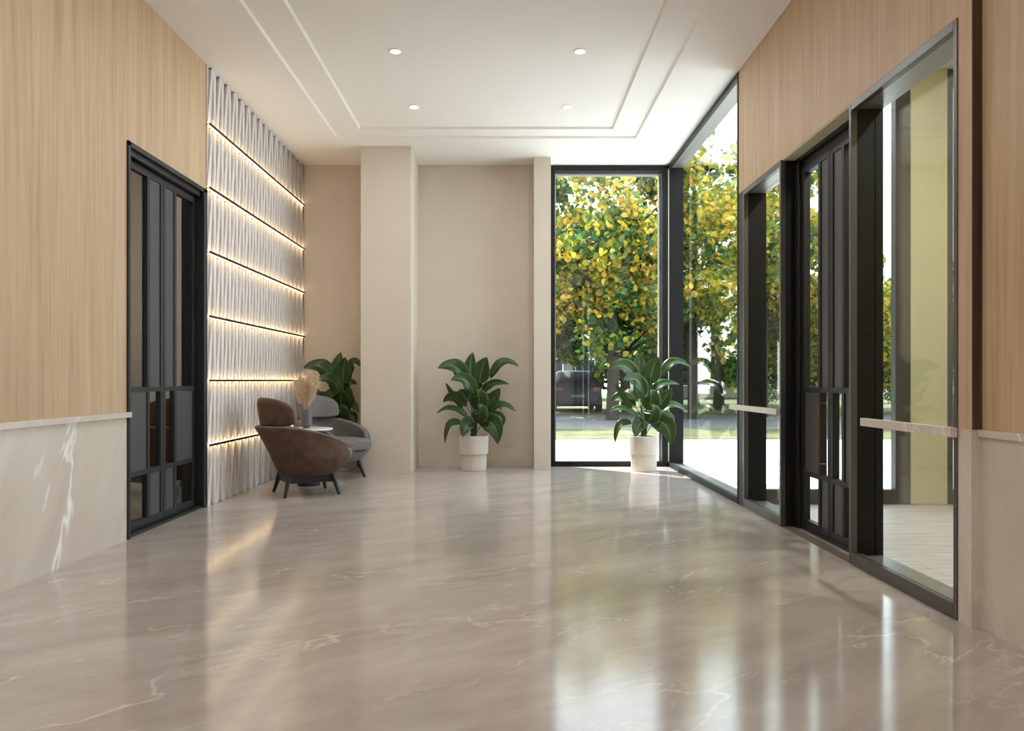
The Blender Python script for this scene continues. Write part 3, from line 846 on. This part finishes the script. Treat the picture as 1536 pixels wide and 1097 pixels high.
def tree(x, y, trunk_h, cr, ch, n, mat, seed, label, lean=0.0, leaf=.21):
    r_ = random.Random(seed)
    e = tag(empty('tree', (x, y, -.11)), label, 'tree', 'trees outside the glass')
    top = trunk_h + ch
    def T(t): return Vector((x + lean * t * t + .12 * math.sin(3 * t + seed), y + .1 * math.cos(4 * t + seed), -.12 + top * .85 * t))
    MB().tube([T(i / 10) for i in range(11)], [.20 - .015 * i for i in range(11)], 12).build('trunk', M['bark'], e, smooth=True)
    cz = trunk_h + ch * .5
    clumps = []
    for k in range(46):
        while True:
            p = Vector((r_.uniform(-1, 1), r_.uniform(-1, 1), r_.uniform(-1, 1)))
            if .25 < p.length < 1: break
        clumps.append((Vector((x + lean * .6 + p.x * cr, y + p.y * cr, cz + p.z * ch * .5)), r_.uniform(.45, .95)))
    for k in range(9):
        c, rad = clumps[k]
        t0 = min(.92, max(.32, (c.z - .8) / (top * .85) * .8)); s0 = T(t0)
        mid = s0.lerp(c, .5) + Vector((0, 0, .25))
        MB().tube([s0, s0.lerp(mid, .5) + Vector((0, 0, .06)), mid, c], [.075, .06, .045, .02], 8).build('branch', M['bark'], e, smooth=True)
    mb = MB()
    for k in range(n):
        c, rad = clumps[r_.randrange(len(clumps))]
        d = Vector((r_.gauss(0, 1), r_.gauss(0, 1), r_.gauss(0, .8)))
        d = d.normalized() * rad * (r_.random() ** .45)
        p = c + d
        nrm = Vector((r_.gauss(0, 1), r_.gauss(-.5, 1), r_.gauss(.4, 1))).normalized()
        u = nrm.orthogonal().normalized(); v = nrm.cross(u)
        a = r_.random() * 2 * PI; u, v = u * math.cos(a) + v * math.sin(a), v * math.cos(a) - u * math.sin(a)
        L = leaf * r_.uniform(.6, 1.15); W = L * .42
        m = len(mb.v)
        bend = nrm * (-.15 * L)
        mb.v += [tuple(p - u * L * .5 + bend), tuple(p - u * L * .15 + v * W), tuple(p + u * L * .2 + v * W * .9), tuple(p + u * L * .5 + bend),
                 tuple(p + u * L * .2 - v * W * .9), tuple(p - u * L * .15 - v * W)]
        mb.f += [(m, m + 1, m + 2, m + 3), (m, m + 3, m + 4, m + 5)]
    mb.build('crown', mat, e, label='yellow and green leaves')
    return e
tree(3.0, 23.6, 1.9, 2.7, 6.0, 9500, M['autumn'], 1, 'yellow autumn tree filling the upper left of the tall window')
tree(5.6, 24.5, 1.6, 2.7, 7.4, 9500, M['autumn'], 2, 'yellow autumn tree behind the corner of the two large windows', lean=-.3)
tree(4.3, 29.0, 1.3, 3.0, 6.3, 8500, M['green'], 3, 'darker green tree farther back in the tall window', leaf=.25)
tree(.9, 28.5, 1.3, 3.0, 7.5, 8500, M['green'], 4, 'green tree farther back at the left edge of the tall window', leaf=.25)
tree(8.4, 26.0, 1.2, 2.8, 8.2, 8500, M['autumn'], 5, 'yellow-green tree beyond the glass entrance door')
tree(8.2, 31.0, 1.0, 3.0, 7.0, 7500, M['green'], 6, 'dark green tree far back beyond the side window', leaf=.27)
tree(11.6, 27.0, .8, 2.6, 4.2, 7500, M['autumn'], 7, 'low yellow-green tree beyond the nearer side window')
tree(14.6, 28.0, .8, 2.8, 4.0, 6500, M['green'], 8, 'low green tree at the right end of the row outside')
tree(12.6, 33.0, .8, 3.2, 4.6, 6000, M['green'], 9, 'low green tree far back beyond the nearer side window', leaf=.27)

tree(6.6, 36.0, .5, 2.9, 5.2, 6500, M['green'], 11, 'dark bushy tree far back behind the window plant', leaf=.28)
tree(10.2, 38.0, .5, 3.2, 6.0, 6500, M['green'], 12, 'dark bushy tree far back beyond the entrance door', leaf=.28)
tree(-2.2, 25.0, 1.5, 2.8, 7.0, 8500, M['autumn'], 10, 'yellow tree left of the tall window, seen mirrored in the side window glass')
tree(-6.8, 27.0, 1.2, 3.0, 7.4, 7000, M['green'], 13, 'green tree far left outside, seen only as a reflection in the side glass', leaf=.25)
def shrub(x, y, rx, ry, h, n, seed, label):
    r_ = random.Random(seed); mb = MB()
    for k in range(n):
        a = r_.random() * 2 * PI; q = r_.random() ** .5; zt = r_.random()
        s = (1 - zt * zt * .7)
        p = Vector((x + rx * q * s * math.cos(a), y + ry * q * s * math.sin(a), GZ + h * zt * (1 - .25 * q)))
        nrm = Vector((r_.gauss(0, 1), r_.gauss(-.6, 1), r_.gauss(.5, 1))).normalized()
        u = nrm.orthogonal().normalized(); v = nrm.cross(u); L = r_.uniform(.12, .24)
        m = len(mb.v); mb.v += [tuple(p - u * L * .5), tuple(p + v * L * .3), tuple(p + u * L * .5), tuple(p - v * L * .3)]
        mb.f.append((m, m + 1, m + 2, m + 3))
    return tag(mb.build('shrub', M['hedge'], None), label, 'shrub', 'shrubs across the street')
for i, (x, y, rx, h, lab) in enumerate([(.6, 35.5, 1.6, 1.7, 'grey-green shrub at the left edge of the tall window'),                                         (14.6, 40.5, 1.9, 2.2, 'grey-green shrub beyond the entrance door'), (18.8, 40.5, 1.9, 2.2, 'grey-green shrub beyond the nearer side window')]):
    shrub(x, y, rx, 1.0, h, 1500, 40 + i, lab)

def far_house(x0, x1, y0, h, wall, label, nw, nf):
    e = tag(empty('building', ((x0 + x1) / 2, y0, GZ)), label, 'building')
    box('wall', wall, x0, x1, y0, y0 + 6, GZ, h, e)
    mb = MB(); mb.box(x0 - .3, x1 + .3, y0 - .3, y0 + 6.3, h, h + .25); mb.build('roof', M['building'], e)
    for i in range(nw):
        for f in range(nf):
            cx = x0 + (x1 - x0) * (i + .5) / nw; z = .7 + f * 2.9
            w = box('window', M['white_trim'], cx - .6, cx + .6, y0 - .05, y0 + .02, z, z + 1.6, e)
            box('pane', M['dark_pane'], cx - .53, cx + .53, y0 - .06, y0 - .045, z + .07, z + 1.53, w)
    return e
far_house(-2, 5.4, 46, 3.2, M['building'], 'low grey building far across the street, behind the dark car', 4, 1)
far_house(8.0, 20, 50, 3.6, M['brick'], 'low brown building far beyond the side windows', 6, 1)

def car(x, y, label):
    e = tag(empty('car', (x, y, -.12)), label, 'car')
    z0 = -.12
    # lengthwise sections (tail towards the viewer): (y, half width bottom, half width top, z bottom, z belt, half width roof, z roof)
    rows = []
    for (dy, hw, zb, zbelt, hr, zr) in [(-2.15, .74, .42, .72, .66, .74), (-2.1, .84, .30, .98, .78, 1.02), (-1.9, .88, .24, 1.0, .74, 1.22), (-1.5, .90, .22, 1.0, .70, 1.50),
                                        (-.6, .91, .22, .99, .70, 1.54), (.3, .91, .22, .97, .68, 1.48), (1.0, .91, .22, .96, .72, 1.02), (1.8, .88, .24, .90, .72, .93), (2.15, .78, .34, .70, .62, .72)]:
        ring = [(-hw * .92, zb), (-hw, zb + .15), (-hw, zbelt), (-hr, zr - .05), (-hr * .8, zr), (hr * .8, zr), (hr, zr - .05), (hw, zbelt), (hw, zb + .15), (hw * .92, zb)]
        rows.append([(x + a, y + dy, z0 + b) for a, b in ring])
    mb = MB(); mb.grid(rows, close_u=True); mb.cap(rows[0], True); mb.cap(rows[-1]); mb.build('body', M['car_paint'], e, smooth=True)
    mb = MB(); mb.quad((x - .62, y - 1.93, z0 + 1.06), (x + .62, y - 1.93, z0 + 1.06), (x + .56, y - 1.56, z0 + 1.46), (x - .56, y - 1.56, z0 + 1.46))
    mb.quad((x - .6, y - 1.90, z0 + 1.05), (x - .54, y - 1.53, z0 + 1.45), (x + .54, y - 1.53, z0 + 1.45), (x + .6, y - 1.90, z0 + 1.05))
    mb.build('rear_window', M['dark_pane'], e)
    for s in (-1, 1):
        box('tail_lamp', M['red_lamp'], x + s * .66 - .12, x + s * .66 + .12, y - 2.15, y - 2.05, z0 + .78, z0 + .92, e)
        for dy in (-1.35, 1.4):
            mb = MB(); mb.tube([(x + s * .74, y + dy, z0 + .32), (x + s * .93, y + dy, z0 + .32)], .32, 24); mb.build('wheel', M['rubber'], e, smooth=True)
    box('number_plate', M['building'], x - .25, x + .25, y - 2.17, y - 2.10, z0 + .56, z0 + .66, e)
car(2.55, 31.0, 'dark parked car across the street seen through the tall window')

# ------------------------------------------------------------------ light
w = bpy.data.worlds.new('sky'); scene.world = w; w.use_nodes = True
nt = w.node_tree; nt.nodes.clear()
out = nt.nodes.new('ShaderNodeOutputWorld'); bg = nt.nodes.new('ShaderNodeBackground')
tc = nt.nodes.new('ShaderNodeTexCoord'); sp = nt.nodes.new('ShaderNodeSeparateXYZ'); nt.links.new(tc.outputs['Generated'], sp.inputs[0])
r = nt.nodes.new('ShaderNodeValToRGB'); r.color_ramp.elements[0].position = 0.0; r.color_ramp.elements[0].color = (.86, .93, .95, 1)
r.color_ramp.elements[1].position = .9; r.color_ramp.elements[1].color = (.62, .80, .98, 1)
nt.links.new(sp.outputs[2], r.inputs[0]); nt.links.new(r.outputs[0], bg.inputs[0]); bg.inputs[1].default_value = 2.6
nt.links.new(bg.outputs[0], out.inputs[0])
sun = bpy.data.lights.new('sun', 'SUN'); sun.energy = 9.0; sun.angle = R(.8); sun.color = (1, .985, .97)
so = bpy.data.objects.new('sun', sun); C.objects.link(so)
dirv = Vector((1, -1, -1.6)).normalized()
so.rotation_euler = dirv.to_track_quat('-Z', 'Y').to_euler(); so.location = (20, -20, 20)

vs = scene.view_settings
vs.view_transform = 'Standard'; vs.look = 'None'; vs.gamma = 1.0; vs.use_curve_mapping = False
vs.exposure = 0.8
cy = scene.cycles
cy.max_bounces = 12; cy.diffuse_bounces = 5; cy.glossy_bounces = 5; cy.transparent_max_bounces = 24; cy.transmission_bounces = 6
cy.sample_clamp_indirect = 6.0; cy.caustics_reflective = False; cy.caustics_refractive = False
